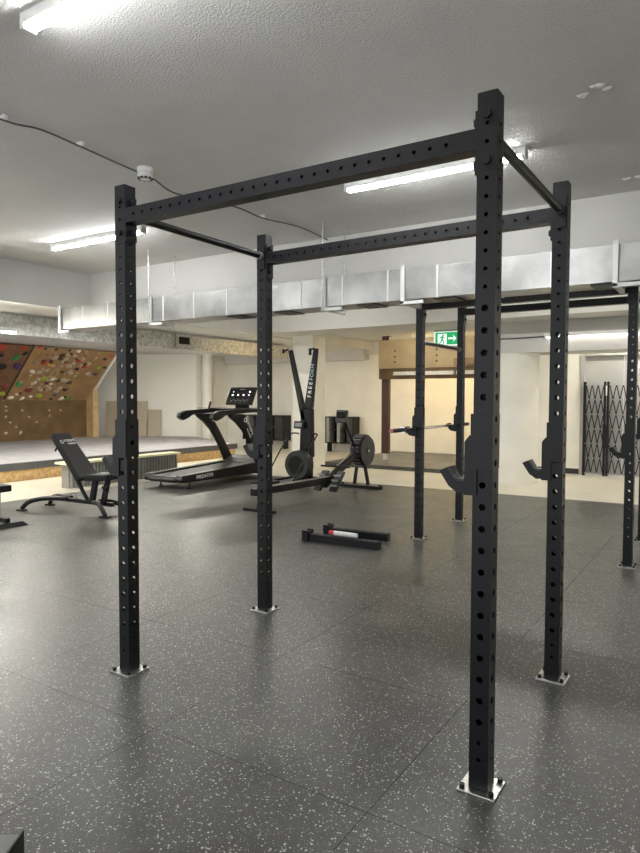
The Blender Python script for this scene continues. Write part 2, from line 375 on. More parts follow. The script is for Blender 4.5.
# ================================================================== DUCTS
def flanged(name, label, x0, x1, y0, y1, z0, z1, along, step, m, cat='air duct', seam=.009):
    c = ((x0+x1)/2, (y0+y1)/2, z0); t = thing(name, label, cat, c); o = c
    MB(o).box(x0, x1, y0, y1, z0, z1).build('casing', m, t)
    a0, a1 = (x0, x1) if along == 'x' else (y0, y1); n = int((a1-a0)/step)
    for i in range(1, n+1):
        a = a0+i*step
        if a > a1-.05: break
        e = .004
        mb = MB(o)
        if along == 'x': mb.box(a-seam, a+seam, y0-e, y1+e, z0-e, z1+e)
        else: mb.box(x0-e, x1+e, a-seam, a+seam, z0-e, z1+e)
        mb.build('joint_band', 'zincw' if m == 'foil' else 'zinc', t)
    return t, o
dx, o1 = flanged('air_duct', 'wide foil faced air duct hung across the room below the ceiling', -5.37, 4.2, 3.42, 3.78, 2.45, 2.75, 'x', .52, 'foil')
def hanger(x, rods=True):
    mb = MB(o1)
    mb.box(x-.02, x+.02, 3.39, 3.412, 2.41, 2.78); mb.box(x-.02, x+.02, 3.788, 3.81, 2.41, 2.78)
    mb.box(x-.02, x+.22, 3.38, 3.41, 2.40, 2.43); mb.box(x-.02, x+.02, 3.38, 3.82, 2.405, 2.435)
    h = mb.build('bracket', 'zincw', dx)
    if rods:
        for y in (3.375, 3.825): MB(o1).cyl((x, y, 2.40), (x, y, HC), .008, 10).build('hanger_rod', 'zinc', h)
hanger(-5.33, False); hanger(-3.50); hanger(-.91); hanger(.0, False); hanger(1.9, False)
for x in (-2.3, -1.6, -.55, .3, 1.7): MB(o1).box(x, x+.22, 3.46, 3.74, 2.437, 2.449).build('bottom_patch', 'darkgrey', dx)
dy, o2 = flanged('air_duct', 'galvanised air duct running back along the left under the low ceiling', -7.0, -6.5, -1.5, 10.6, 2.44, 2.74, 'y', 1.18, 'zinc')
v = MB(o2).box(-6.498, -6.47, 6.80, 7.25, 2.50, 2.73).build('vent', 'zinc', dy)
MB(o2).box(-6.47, -6.462, 6.88, 7.17, 2.545, 2.685).build('grille', 'dark', v)
for k in range(5): pass
tag(MB().tube([(-8.4, -1, 2.72), (-8.4, 5, 2.72), (-8.4, 9, 2.72)], .03).build('pipe', 'darkgrey'), 'dark pipe under the low ceiling at the far left', 'pipe')

# ================================================================== CABLE, DETECTOR, FITTINGS ON CEILING
pts = [(-1.37, -.6), (-1.37, .15), (-1.34, .42), (-1.32, .73), (-1.40, 1.08), (-1.37, 1.22), (-1.44, 1.54), (-1.52, 1.9), (-1.38, 2.52), (-1.345, 2.93), (-1.27, 3.48), (-1.27, 4.05)]
cb = thing('ceiling_cable', 'thin grey cable clipped along the ceiling through the smoke detector', 'cable', (-1.37, 1.2, HC))
MB((-1.37, 1.2, HC)).tube(bez([(x, y, HC-.012-.02*(i % 2)) for i, (x, y) in enumerate(pts)], 6), .007, 8).build('cord', 'cable', cb)
for x, y in ((-1.365, .17), (-1.32, .73), (-1.345, 2.93)):
    MB((-1.37, 1.2, HC)).box(x-.03, x+.03, y-.015, y+.015, HC-.03, HC).build('clip', 'white', cb, bevel=.006)
sd = thing('smoke_detector', 'white round smoke detector on the ceiling left of the front beam', 'smoke detector', (-1.335, 1.36, HC))
MB().lathe([(.065, 0), (.065, -.03), (.055, -.04)], (0, 0, 0)).build('base', 'white', sd, smooth=True)
MB().lathe([(.05, -.04), (.062, -.055), (.062, -.075), (.04, -.09), (.02, -.095)], (0, 0, 0)).build('head', 'white', sd, smooth=True)
mb = MB()
for k in range(10):
    a = 2*PI*k/10; mb.box(.05*math.cos(a)-.009, .05*math.cos(a)+.009, .05*math.sin(a)-.009, .05*math.sin(a)+.009, -.09, -.076)
mb.build('slots', 'darkgrey', sd)

# ================================================================== EXIT SIGN
ex = thing('exit_sign', 'lit green exit sign with a running figure and right arrow', 'sign', (-1.93, 9.45, 2.5))
MB().box(-.26, .24, -.03, .03, 0, .27).build('box', 'exitw', ex)
MB().box(-.26, .24, -.035, .035, .27, .30).build('top_rail', 'grey', ex)
for x in (-.18, .16): MB().cyl((x, 0, .30), (x, 0, .31), .012, 8).build('hanger', 'grey', ex)
MB().box(.0, .215, -.034, -.030, .02, .255).build('panel', 'green', ex)
MB().box(-.235, -.185, -.034, -.030, .02, .255).build('panel', 'green', ex)
MB().box(-.185, .0, -.034, -.030, .225, .255).build('panel', 'green', ex)
mb = MB(); mb.bar((.03, -.037, .135), (.17, -.037, .135), .004, .035); mb.prism([(.12, .21), (.195, .135), (.12, .06), (.155, .135)], 1, -.039, -.035)
mb.build('arrow', 'exitw', ex)
mb = MB(); mb.cyl((-.075, -.034, .20), (-.075, -.030, .20), .018, 14)
for a, b, t in (((-.08, .185), (-.10, .11), .035), ((-.085, .17), (-.04, .135), .016), ((-.09, .175), (-.14, .15), .016), ((-.10, .115), (-.06, .08), .022), ((-.06, .08), (-.07, .03), .018), ((-.10, .115), (-.125, .06), .022), ((-.125, .06), (-.165, .055), .018)):
    mb.bar((a[0], -.033, a[1]), (b[0], -.033, b[1]), t, .004, (0, 1, 0))
mb.build('running_figure', 'green', ex)

# ================================================================== PINE BOARD STATION
pb = thing('training_board', 'pale pine training board on brown posts above the back platform', 'climbing board', (-2.9, 10.9, .07)); o = (-2.9, 10.9, .07)
for x in (-4.0, -1.75):
    p = MB(o).box(x-.09, x+.09, 10.92, 11.02, .22, 2.9).build('post', 'brown', pb)
    MB(o).box(x-.05, x+.05, 10.93, 11.01, .07, .22).build('foot_bracket', 'zincw', p)
MB(o).box(-4.13, -1.5, 10.84, 10.915, 2.16, 2.80).build('board', 'pine', pb)
mb = MB(o)
for x in (-3.72, -2.72):
    for z in (2.3, 2.42, 2.55): mb.cyl((x, 10.832, z), (x, 10.84, z), .022, 10)
mb.build('bolt_hole', 'brown', pb)
MB(o).box(-4.1, -1.6, 10.80, 10.92, 1.92, 2.155).build('beam', 'kick', pb)
for x0, x1, z in ((-3.72, -3.05, 2.0), (-2.98, -2.30, 2.0), (-2.24, -1.65, 2.0)):
    mb = MB(o); mb.box(x0, x1, 10.74, 10.798, z, z+.035); mb.box(x0, x1, 10.76, 10.798, z+.035, z+.08)
    for k in range(7):
        x = x0+.05+k*(x1-x0-.1)/6; mb.box(x-.02, x+.02, 10.735, 10.76, z+.035, z+.08)
    mb.build('hangboard', 'h_white', pb)
MB(o).box(-2.30, -1.62, 10.74, 10.838, 2.2, 2.34).build('hangboard', 'h_tan', pb)

# ================================================================== CLIMBING WALL + MAT
cw = thing('climbing_wall', 'overhanging plywood climbing wall covered in coloured holds', 'climbing wall', (-13.2, 7, .32)); o = (-13.2, 7, .32)
MB(o).box(-13.26, -13.2, 1.5, 9.9, .33, 1.4).build('kicker_board', 'kick', cw)
r2 = math.sqrt(.5)
def ov(y, s, n=0): return (-13.2+s*r2+n*r2, y, 1.4+s*r2-n*r2)      # point on the overhang, n out of it
def slab(y0, y1, s0, s1, n0, n1):
    return MB(o).hexa([ov(y0, s0, n0), ov(y1, s0, n0), ov(y1, s1, n0), ov(y0, s1, n0), ov(y0, s0, n1), ov(y1, s0, n1), ov(y1, s1, n1), ov(y0, s1, n1)])
slab(7.36, 9.86, 0, 1.9, -.03, 0).build('overhang_board', 'plyboard', cw)
slab(1.5, 7.30, 0, 1.9, -.03, 0).build('overhang_board', 'plydark', cw)
slab(7.30, 7.36, 0, 1.9, -.05, -.02).build('seam_strip', 'skirt', cw)
MB(o).box(-13.2, -12.9, 9.87, 10.05, .33, 1.75).build('side_panel', 'ply', cw)
MB(o).prism([(-13.2, .33), (-13.2, 1.4), (-11.95, 2.65), (-13.2, 2.65)], 1, 9.90, 9.99).build('side_panel', 'lwall', cw)
def hold_mesh(seed):
    r = random.Random(seed); b = bmesh.new(); bmesh.ops.create_icosphere(b, subdivisions=2, radius=1)
    ph = [r.uniform(0, 6) for _ in range(3)]
    for q in b.verts:
        k = 1+.28*math.sin(2.3*q.co.x+ph[0])*math.cos(2.1*q.co.y+ph[1]); q.co *= k
        q.co.z = max(q.co.z*.6, -.05); q.co.x *= 1.25
        if q.co.y < 0: q.co.y *= .75
    me = bpy.data.meshes.new('climbing_hold'); b.to_mesh(me); b.free()
    for p in me.polygons: p.use_smooth = True
    return me
HM = [[hold_mesh(i), {}] for i in range(5)]
n_hold = 0
def hold(y, s, colr, r, kick=False):
    global n_hold
    base, cache = HM[n_hold % 5]; n_hold += 1
    if colr not in cache: m_ = base.copy(); m_.materials.append(M['h_'+colr]); cache[colr] = m_
    h = bpy.data.objects.new('climbing_hold', cache[colr]); COL.objects.link(h); h.parent = cw
    a = rnd.uniform(-.7, .7)
    if kick: X, Y, Z = Vector((0, 1, 0)), Vector((0, 0, 1)), Vector((1, 0, 0)); P = Vector((-13.2, y, s))
    else: X, Y, Z = Vector((0, 1, 0)), Vector((r2, 0, r2)), Vector((r2, 0, -r2)); P = Vector(ov(y, s))
    X, Y = X*math.cos(a)+Y*math.sin(a), Y*math.cos(a)-X*math.sin(a); Z = X.cross(Y)
    P -= Vector(o)
    h.matrix_local = Matrix(((X.x*r, Y.x*r, Z.x*r, P.x), (X.y*r, Y.y*r, Z.y*r, P.y), (X.z*r, Y.z*r, Z.z*r, P.z), (0, 0, 0, 1)))
    if colr not in ('beige', 'tan', 'brown', 'sand'): h['label'] = colr+' climbing hold'
HOLDS = {
'red': [(7.84, 1.4, 1.6), (8.83, 1.5, 1.2), (9.11, 1.31, 1.4), (7.51, 1.88, 1), (9.78, 1.75, 1), (6.52, 1.80, 2.2), (7.08, 1.82, 1.5)],
'maroon': [(7.83, .38, 1.6), (7.67, .25, 1.2), (7.15, .51, 1.8)],
'green': [(7.5, .61, 1.8), (7.03, 1.49, 1.7), (9.24, .08, 1.2)],
'lime': [(8.1, .8, 1.7), (8.26, .18, 1.7), (9.58, 1.3, 1.4), (7.16, .24, 1.6)],
'white': [(7.65, 1.06, 1.4), (7.89, .65, 1.2), (8.34, .82, 1.5), (8.4, .63, 1), (7.81, .07, 1.2), (7.47, .1, 1.3), (9.01, .07, 1.4), (8.64, 1.85, 1.2), (8.02, .15, 1), (7.6, .22, 1)],
'black': [(8.91, 1.21, 1.1), (8.43, 1.43, .9), (9.78, 1.32, 1), (6.78, 1.19, 2.2), (8.68, .05, .9), (9.08, .13, .9), (8.97, .41, 1), (7.67, 1.85, .8), (7.98, 1.85, .8), (8.37, 1.85, .8), (7.2, 1.64, 1.1), (8.87, .44, .8), (8.3, .4, .8), (9.62, 1.63, 1), (6.62, 1.52, 1.2)],
'purple': [(9.61, 1.05, 1.1), (7.17, 1.21, 2)], 'blue': [(8.72, .22, 1.1)], 'orange': [(8.03, 1.32, 1.4), (7.52, 1.7, 1)]}
for k, vv in HOLDS.items():
    for y, s, q in vv: hold(y, s, k, .05*q)
placed = 0; tries = 0; spots = []
while placed < 78 and tries < 4000:
    tries += 1; s = rnd.uniform(.35, 1.85); y = 8.0+.33*s+rnd.gauss(0, .42)
    if not 7.5 < y < 9.75 or any((y-a)**2+(s-b)**2 < .009 for a, b in spots): continue
    spots.append((y, s)); hold(y, s, rnd.choice(['beige', 'beige', 'sand', 'sand', 'tan', 'brown', 'sand']), rnd.uniform(.04, .075)); placed += 1
for i, (y, z) in enumerate([(7.39, 1.24), (7.39, 1.13), (7.38, .97), (7.5, .82), (7.66, .7), (7.37, .55), (7.79, .54), (7.84, 1.13), (8.04, .95), (8.26, .81), (8.65, 1.12), (8.66, .97), (9.0, 1.12), (8.26, .54)]):
    hold(y, z, 'sand' if i < 13 else 'brown', .03 if i not in (5, 6) else .045, True)

lm = thing('landing_mat', 'large grey landing mat on a chipboard base below the climbing wall', 'crash mat', (-10, 6, 0)); o = (-10, 6, 0)
poly = [(-8.0, -1.0), (-8.0, 10.38), (-10.75, 11.85), (-13.2, 10.78), (-13.2, -1.0)]
MB(o).prism(poly, 2, -.01, .19).build('base', 'osb', lm)
top = [(-7.96, -1.0), (-7.96, 10.42), (-10.75, 11.87), (-13.2, 10.8), (-13.2, -1.0)]
MB(o).prism(top, 2, .19, .316).build('side_band', 'matside', lm)
ys = [-1.0, 1.6, 4.2, 6.8, 9.4]
for y0, y1 in zip(ys, ys[1:]):
    for x0, x1 in ((-7.97, -10.4), (-10.41, -13.19)):
        MB(o).box(min(x0, x1), max(x0, x1), y0+.006, y1-.006, .316, .325).build('mat_panel', 'matgrey', lm)
MB(o).prism([(-7.97, 9.406), (-7.97, 10.40), (-10.75, 11.84), (-13.15, 10.78), (-13.15, 9.406)], 2, .316, .325).build('mat_panel', 'matgrey', lm)
# leaning boards
dirw = (A1-A0).normalized(); nw = Vector((dirw.y, -dirw.x, 0))
def lean(u0, u1, h, label, off):
    a, b = A0+dirw*u0, A0+dirw*u1; t = thing('leaning_board', label, 'board', (*((a+b)/2).xy, .325)); oo = t.location
    lo, hi = .13+off, .03+off
    P = [a+nw*lo, b+nw*lo, b+nw*(lo+.02), a+nw*(lo+.02)]; Q = [a+nw*hi, b+nw*hi, b+nw*(hi+.02), a+nw*(hi+.02)]
    MB(oo).hexa([p+Vector((0, 0, .325)) for p in P]+[p+Vector((0, 0, .325+h)) for p in Q]).build('panel', 'tan', t)
lean(1.62, 2.95, 1.05, 'larger tan board leaning on the cream wall behind the mat', 0)
lean(2.98, 3.40, .80, 'smaller tan board leaning beside the larger one', 0)

# step box
sb = thing('step_box', 'low corrugated grey box with a pale yellow top beside the mat', 'box', (-6.7, 5.4, 0)); o = (-6.7, 5.4, 0)
mb = MB(o); y0, y1, n = 4.3, 6.74, 34
prof = []
for i in range(n):
    ya = y0+(y1-y0)*i/n; st = (y1-y0)/n
    prof += [(-6.42, ya), (-6.42, ya+st*.4), (-6.39, ya+st*.5), (-6.39, ya+st*.9)]
prof += [(-6.42, y1), (-6.6, y1), (-6.6, y0)]
mb.prism(prof, 2, -.01, .39); mb.build('corrugated_side', 'corr', sb)
MB(o).box(-6.64, -6.34, 4.20, 6.78, .39, .425).build('top', 'creamtop', sb)

# ================================================================== CUBBY CABINETS
def cubby(x0, x1, label):
    c = ((x0+x1)/2, 13.05, 0); t = thing('cubby_cabinet', label, 'cabinet', c); w_ = x1-x0; z0, z1 = .235, .975
    mb = MB(c)
    mb.box(x0, x1, 12.9, 13.28, z1-.03, z1); mb.box(x0, x1, 12.9, 13.28, z0, z0+.03); mb.box(x0, x0+.03, 12.9, 13.28, z0+.03, z1-.03)
    mb.box(x1-.03, x1, 12.9, 13.28, z0+.03, z1-.03); mb.box(x0+.03, x1-.03, 13.24, 13.28, z0+.03, z1-.03)
    mb.build('carcass', 'blackp', t)
    MB(c).box(x0+.03, x1-.03, 12.92, 13.24, .60, .615).build('shelf', 'darkgrey', t)
    for f in (.12, .5): MB(c).box(x0+w_*f-.045, x0+w_*f+.045, 12.905, 13.2, z0+.03, z1-.03).build('divider', 'grey', t, label='grey divider')
    MB(c).box(x0+w_*.78, x1-.03, 12.92, 13.2, z0+.03, z1-.03).build('door', 'darkgrey', t)
    for x in (x0+.06, x1-.06): MB(c).box(x-.02, x+.02, 13.0, 13.2, -.01, z0).build('leg', 'blackp', t)
cubby(-9.83, -8.30, 'black open cubby cabinet behind the treadmill console')
cubby(-6.90, -5.98, 'black open cubby cabinet behind the rowing machine wheel')

# ================================================================== POWER RACKS
HS, HP = .0373, .0818      # half tube, hole pitch, hole radius
BIG = [(1.006+k*HP-.012, .0132) for k in range(-9, 11)]
POST_HOLES = [(.113, .008), (.178, .008)]+BIG+[(1.824-.012+.078+k*.0655, .008) for k in range(10)]
def holed_tube(b, length, first, along, cx, cy, start, faces=(0, 1, 2, 3), wall=.004):
    """square tube with real round holes; local w runs along its length."""
    cent = first if isinstance(first, list) else [(first+.0655*k, .008) for k in range(int((length-2*first)/.0655)+1)]
    bounds = [0.0]+[(p[0]+q[0])/2 for p, q in zip(cent, cent[1:])]+[min(length, cent[-1][0]+.04)]
    RAD = dict(cent)
    def P(u, v_, w_):
        return {'z': (cx+u, cy+v_, start+w_), 'x': (start+w_, cx+u, cy+v_), 'y': (cx+u, start+w_, cy+v_)}[along]
    nseg = 12
    def mapper(f, h):
        return [lambda t, w_: P(t, -h, w_), lambda t, w_: P(h, t, w_), lambda t, w_: P(-t, h, w_), lambda t, w_: P(-h, -t, w_)][f]
    for f in range(4):
        rings = {}
        for hh in (HS, HS-wall):
            mp = mapper(f, hh); edge = HS
            k = hh
            cuts = [0.0]
            if f in faces:
                cells = [(bounds[i], bounds[i+1], cc_[0]) for i, cc_ in enumerate(cent)]
            else: cells = []
            zprev = 0.0
            def quad(w0, w1):
                if w1-w0 > 1e-5: b.faces.new([b.verts.new(mp(-k, w0)), b.verts.new(mp(k, w0)), b.verts.new(mp(k, w1)), b.verts.new(mp(-k, w1))])
            for (w0, w1, c) in cells:
                w1 = min(w1, length); quad(zprev, w0); zprev = w1
                ring = [(RAD[c]*math.cos(2*PI*(i+.5)/nseg), c+RAD[c]*math.sin(2*PI*(i+.5)/nseg)) for i in range(nseg)]
                outer = []
                for (t, w_) in ring:
                    a = math.atan2(w_-c, t); ct, st = math.cos(a), math.sin(a)
                    s1 = k/abs(ct) if abs(ct) > 1e-6 else 9; s2 = ((w1-c) if st > 0 else (c-w0))/abs(st) if abs(st) > 1e-6 else 9
                    s_ = min(s1, s2); outer.append((ct*s_, c+st*s_))
                corners = [(k, w1), (-k, w1), (-k, w0), (k, w0)]
                rv_ = [b.verts.new(mp(*q)) for q in ring]; ov_ = [b.verts.new(mp(*q)) for q in outer]
                rings.setdefault(c, []).append(rv_)
                for i in range(nseg):
                    j = (i+1) % nseg; poly = [rv_[i], ov_[i]]
                    p, q = outer[i], outer[j]
                    for cc in corners:
                        a0 = math.atan2(p[1]-c, p[0]); a1 = math.atan2(q[1]-c, q[0]); ac = math.atan2(cc[1]-c, cc[0])
                        if a1 < a0: a1 += 2*PI
                        for acc in (ac, ac+2*PI):
                            if a0+1e-6 < acc < a1-1e-6: poly.append(b.verts.new(mp(*cc))); break
                    poly += [ov_[j], rv_[j]]; b.faces.new(poly)
            quad(zprev, length)
        for c, pair in rings.items():
            if len(pair) == 2:
                A, B = pair
                for i in range(nseg): b.faces.new((A[i], A[(i+1) % nseg], B[(i+1) % nseg], B[i]))
    for hh in (0, length):      # end walls close the gap between outer and inner skin
        q = [P(-HS, -HS, hh), P(HS, -HS, hh), P(HS, HS, hh), P(-HS, HS, hh)]
        k = HS-wall; r_ = [P(-k, -k, hh), P(k, -k, hh), P(k, k, hh), P(-k, k, hh)]
        for i in range(4): b.faces.new([b.verts.new(x) for x in (q[i], q[(i+1) % 4], r_[(i+1) % 4], r_[i])])
def holed_obj(name, m, parent, *a, **k):
    b = bmesh.new(); holed_tube(b, *a, **k); bmesh.ops.remove_doubles(b, verts=b.verts, dist=1e-5)
    bmesh.ops.recalc_face_normals(b, faces=b.faces)
    me = bpy.data.meshes.new(name); b.to_mesh(me); b.free(); me.materials.append(M[m])
    ob = bpy.data.objects.new(name, me); COL.objects.link(ob); ob.parent = parent
    return ob

LX, LY, H = 1.966, 1.194, 2.6
def make_rack(label, loc, bar_z, corners, zbs):
    t = thing('power_rack', label, 'power rack', loc)
    proto = None
    for (x, y) in corners:
        if proto is None:
            u = proto = holed_obj('upright', 'black', t, H-.012, POST_HOLES, 'z', 0, 0, .012)
            MB().box(-HS, HS, -HS, HS, H, H+.004).build('top_cap', 'black', u)
            MB().box(-.0735, .0735, -.0735, .0735, 0, .01).build('base_plate', 'steel', u, bevel=.002, label='bright steel base plate')
            for sx in (-1, 1):
                for sy in (-1, 1): MB().cyl((sx*.056, sy*.056, .0101), (sx*.056, sy*.056, .026), .011, 6).build('floor_bolt', 'bolt', u)
        else: u = copy_tree(proto, t)
        u.location = (x, y, 0)
    def between(p, q, ob):
        p, q = Vector(p), Vector(q); ob.location = (p.x, p.y, 0); ob.rotation_euler = (0, 0, math.atan2(q.y-p.y, q.x-p.x))
        return ob
    for (i, j), zb in (((0, 1), zbs[0]), ((2, 3), zbs[1])):
        ln = (Vector(corners[j])-Vector(corners[i])).length
        bm_ = between(corners[i], corners[j], holed_obj('crossbeam', 'black', t, ln-2*HS-.016, .06, 'x', 0, zb, HS+.008, faces=(3, 1)))
        zt = min(.10, 2.59-zb)
        for sgn, x in ((1, HS), (-1, ln-HS)):
            MB().box(min(x, x+sgn*.008), max(x, x+sgn*.008), -HS, HS, zb-.13, zb+zt).build('end_plate', 'black', bm_)
            for z in (zb-.085, zb+zt-.03): MB().cyl((x+sgn*.008, 0, z), (x+sgn*.024, 0, z), .016, 6).build('bolt', 'bolt', bm_)
    for i, (x, y) in enumerate(corners):
        s_ = -1 if i < 2 else 1; zb = zbs[i//2]
        for z in (zb+min(.08, 2.565-zb), zb-.085): MB().cyl((x, y+s_*HS, z), (x, y+s_*(HS+.012), z), .017, 6).build('bolt', 'bolt', t)
    for (i, j), bz in zip(((0, 2), (1, 3)), bar_z):
        ln = (Vector(corners[j])-Vector(corners[i])).length
        pbm = between(corners[i], corners[j], MB().cyl((HS+.009, 0, bz), (ln-HS-.009, 0, bz), .021, 18).build('pull_up_bar', 'black', t, smooth=True))
        for x, s_ in ((HS+.0005, 1), (ln-HS-.0005, -1)):
            MB().box(min(x, x+s_*.008), max(x, x+s_*.008), -.032, .032, bz-.09, bz+.06).build('end_plate', 'black', pbm)
            MB().cyl((x+s_*.008, 0, bz), (x+s_*.035, 0, bz), .026, 18).build('collar', 'grey' if i == 0 else 'darkgrey', pbm)
    return t
FR = [(0, 0), (1.9655, .008), (-.005, 1.215), (1.9655, 1.167)]
BR = [(0, 0), (2.032, -.045), (-.006, 1.215), (2.015, 1.165)]
make_rack('large black power rack bolted down in the foreground', (0, 0, 0), (2.46, 2.46), FR, (2.442, 2.442))
make_rack('black power rack behind the foreground one holding a barbell', (-.052, 3.955, 0), (2.08, 2.46), BR, (2.45, 2.525))

def make_cup(x, y, z, label, group=None):
    t = thing('barbell_hook', label, 'rack hook', (x, y, z))
    a = HS+.0015
    for s_, nm in ((-1, 'side_plate'), (1, 'side_plate')):
        y0, y1 = sorted((s_*a, s_*(a+.006)))
        MB().prism([(-.068, .0), (-.02, .0), (-.02, .10), (.037, .10), (.037, .305), (-.045, .305), (-.045, .22), (-.068, .20)], 1, y0, y1).build(nm, 'black', t)
    MB().prism([(-a-.028, 0), (-a, 0), (-a, .225), (-a-.012, .225), (-a-.028, .205)], 1, -a, a).build('back_plate', 'black', t)
    arm = MB().prism([(-a-.0285, .005), (-.10, .004), (-.135, .028), (-.172, .085), (-.142, .099), (-.114, .058), (-.098, .05), (-a-.0285, .05)], 1, -.032, .032).build('arm', 'black', t)
    MB().prism([(-a-.03, .051), (-.098, .051), (-.114, .059), (-.140, .0995), (-.134, .102), (-.110, .064), (-.096, .057), (-a-.03, .057)], 1, -.032, .032).build('pad', 'darkgrey', arm)
    MB().cyl((-a-.028, 0, .18), (-a-.036, 0, .18), .014, 6).build('pin_head', 'bolt', t)
    return t
c0 = make_cup(1.9655, .008, 1.13, 'black barbell hook on the nearest right upright')
def cup(x, y, z, label):
    c = copy_tree(c0); c.location = (x, y, z); c['label'] = label
cup(0, 0, 1.07, 'black barbell hook on the front left upright')
cup(-.005, 1.215, 1.066, 'black barbell hook on the upright in front of the treadmill')
cup(1.9655, 1.167, 1.063, 'black barbell hook on the back right upright of the front rack')
cup(-.052, 3.955, 1.09, 'black barbell hook under the pink capped end of the barbell')
cup(-.058, 5.17, 1.09, 'black barbell hook under the far right part of the barbell')
cup(1.98, 3.91, .965, 'black barbell hook in front of the folding gate')
cup(1.963, 5.12, 1.07, 'black barbell hook at the right edge of the photo')

# barbell on the second rack
BX, BZ = -.142, 1.09+.0595+.014
bb = thing('barbell', 'barbell with pink end cap resting in the second rack', 'barbell', (BX, 4.56, BZ)); 
MB().cyl((0, -.80, 0), (0, .80, 0), .014, 16).build('shaft', 'chrome', bb, smooth=True)
for s_ in (-1, 1):
    MB().cyl((0, s_*.80, 0), (0, s_*.83, 0), .036, 18).build('collar', 'chrome', bb, smooth=True)
    sl = MB().cyl((0, s_*.83, 0), (0, s_*1.09, 0), .022, 18).build('sleeve', 'blackp', bb, smooth=True)
    MB().cyl((0, s_*1.09, 0), (0, s_*1.105, 0), .022, 18).build('end_cap', 'pink', sl, smooth=True, label='pink end cap')

# ================================================================== SPOTTER ARMS ON THE FLOOR
def spotter(a, b, label):
    a, b = Vector((*a, 0)), Vector((*b, 0)); d = b-a; t = thing('spotter_arm', label, 'rack arm', a, math.atan2(d.y, d.x), 'spotter arms on the floor'); ln = d.length
    del t['group']
    MB().box(.07, ln, -.037, .037, .0, .075).build('beam', 'black', t, bevel=.004)
    MB().box(.08, ln-.01, -.02, .02, .0755, .081).build('wear_strip', 'darkgrey', t)
    MB().box(ln+.0005, ln+.008, -.04, .04, .0, .08).build('end_plate', 'black', t)
    MB().box(.0, .069, -.06, -.048, .0, .11).build('bracket_side', 'black', t); MB().box(.0, .069, .048, .06, .0, .11).build('bracket_side', 'black', t)
    MB().box(.05, .069, -.0475, .0475, .0, .10).build('bracket_back', 'black', t)
    MB().cyl((.02, -.075, .085), (.02, .075, .085), .011, 10).build('pin', 'bolt', t)
    mb = MB()
    for k in range(6): mb.cyl((.16+k*.1, 0, .0812), (.16+k*.1, 0, .083), .012, 8)
    mb.build('hole', 'dark', t)
spotter((-1.03, 3.24), (-.17, 3.26), 'nearer black spotter arm lying on the rubber floor')
spotter((-1.0, 3.60), (-.27, 3.665), 'farther black spotter arm lying on the floor beside the white roll')
rl = thing('tape_roll', 'small white roll with a red end on the spotter arms', 'roll', (-.57, 3.2505, .111), math.radians(1.3))
MB().cyl((-.10, .0, 0), (.16, .0, 0), .024, 16).build('roll', 'whitep', rl, smooth=True)
MB().cyl((-.155, .0, 0), (-.1005, 0, 0), .026, 16).build('cap', 'redp', rl, smooth=True, label='red end')

# ================================================================== TREADMILL
tm = thing('treadmill', 'black treadmill with raised console behind the front rack', 'treadmill', (-5.0, 6.3, 0)); o = (-5.0, 6.3, 0)
XL, XR = -5.43, -4.66
def TP(): return MB(o)
deckprof = [(5.10, .12), (5.07, .17), (5.10, .235), (6.9, .30), (7.2, .30), (7.2, .10)]
for x0, x1 in ((-5.50, -5.36), (-4.78, -4.64)):
    TP().prism(deckprof, 0, x0, x1).build('side_rail', 'blackp', tm, bevel=.008)
TP().prism([(5.145, .12), (5.145, .205), (6.9, .275), (7.1, .275), (7.1, .12)], 0, -5.3595, -4.7805).build('belt', 'vinyl', tm)
TP().prism([(5.08, .115), (5.055, .16), (5.085, .215), (5.14, .22), (5.14, .115)], 0, -5.3595, -4.7805).build('rear_roller_cover', 'blackp', tm)
TP().prism([(6.95, .276), (7.08, .36), (7.3, .40), (7.48, .33), (7.52, .2), (7.48, .06), (7.21, .06), (7.205, .276)], 0, -5.46, -4.66).build('motor_cover', 'darkgrey', tm, bevel=.02)
for x in (-5.40, -4.74):
    for y in (5.36, 7.30):
        TP().cyl((x, y, .02), (x, y, .099 if y < 6 else .059), .014, 10).build('levelling_foot', 'bolt', tm)
        TP().cyl((x, y, .0), (x, y, .02), .035, 14).build('levelling_foot', 'bolt', tm)
upr = [(6.22, 1.20), (6.62, 1.20), (6.72, 1.05), (6.85, .88), (6.98, .70), (7.12, .50), (7.26, .29), (7.02, .29), (6.95, .42), (6.86, .58), (6.76, .73), (6.62, .90), (6.45, 1.04), (6.30, 1.13)]
for x in (XL, XR):
    s_ = 1 if x > -5 else -1
    u = TP().prism(upr, 0, x-.035, x+.035).build('upright', 'blackp', tm, bevel=.012)
    TP().prism([(5.82, 1.22), (5.80, 1.14), (5.90, 1.09), (6.02, 1.13), (6.12, 1.18), (6.22, 1.195), (7.15, 1.235), (7.2, 1.28), (6.7, 1.295), (5.97, 1.265)], 0, x-.05, x+.05).build('handrail', 'blackp', tm, bevel=.015)
    TP().box(x-.03, x+.03, 6.3, 7.05, 1.297, 1.305).build('grip', 'darkgrey', tm)
TP().box(XL+.051, XR-.051, 6.88, 7.12, 1.22, 1.29).build('crossbar', 'blackp', tm, bevel=.01)
TP().bar((XL+.07, 6.50, 1.27), (XL+.07, 6.56, 1.42), .03, .03).build('lever', 'blackp', tm, bevel=.006)
TP().prism([(6.98, 1.28), (6.95, 1.42), (7.05, 1.45), (7.10, 1.28)], 0, -5.12, -4.88).build('console_neck', 'blackp', tm)
cp0, cp1 = Vector((0, 6.90, 1.37)), Vector((0, 7.06, 1.69))
cdv = (cp1-cp0).normalized(); cn = Vector((0, -cdv.z, cdv.y))
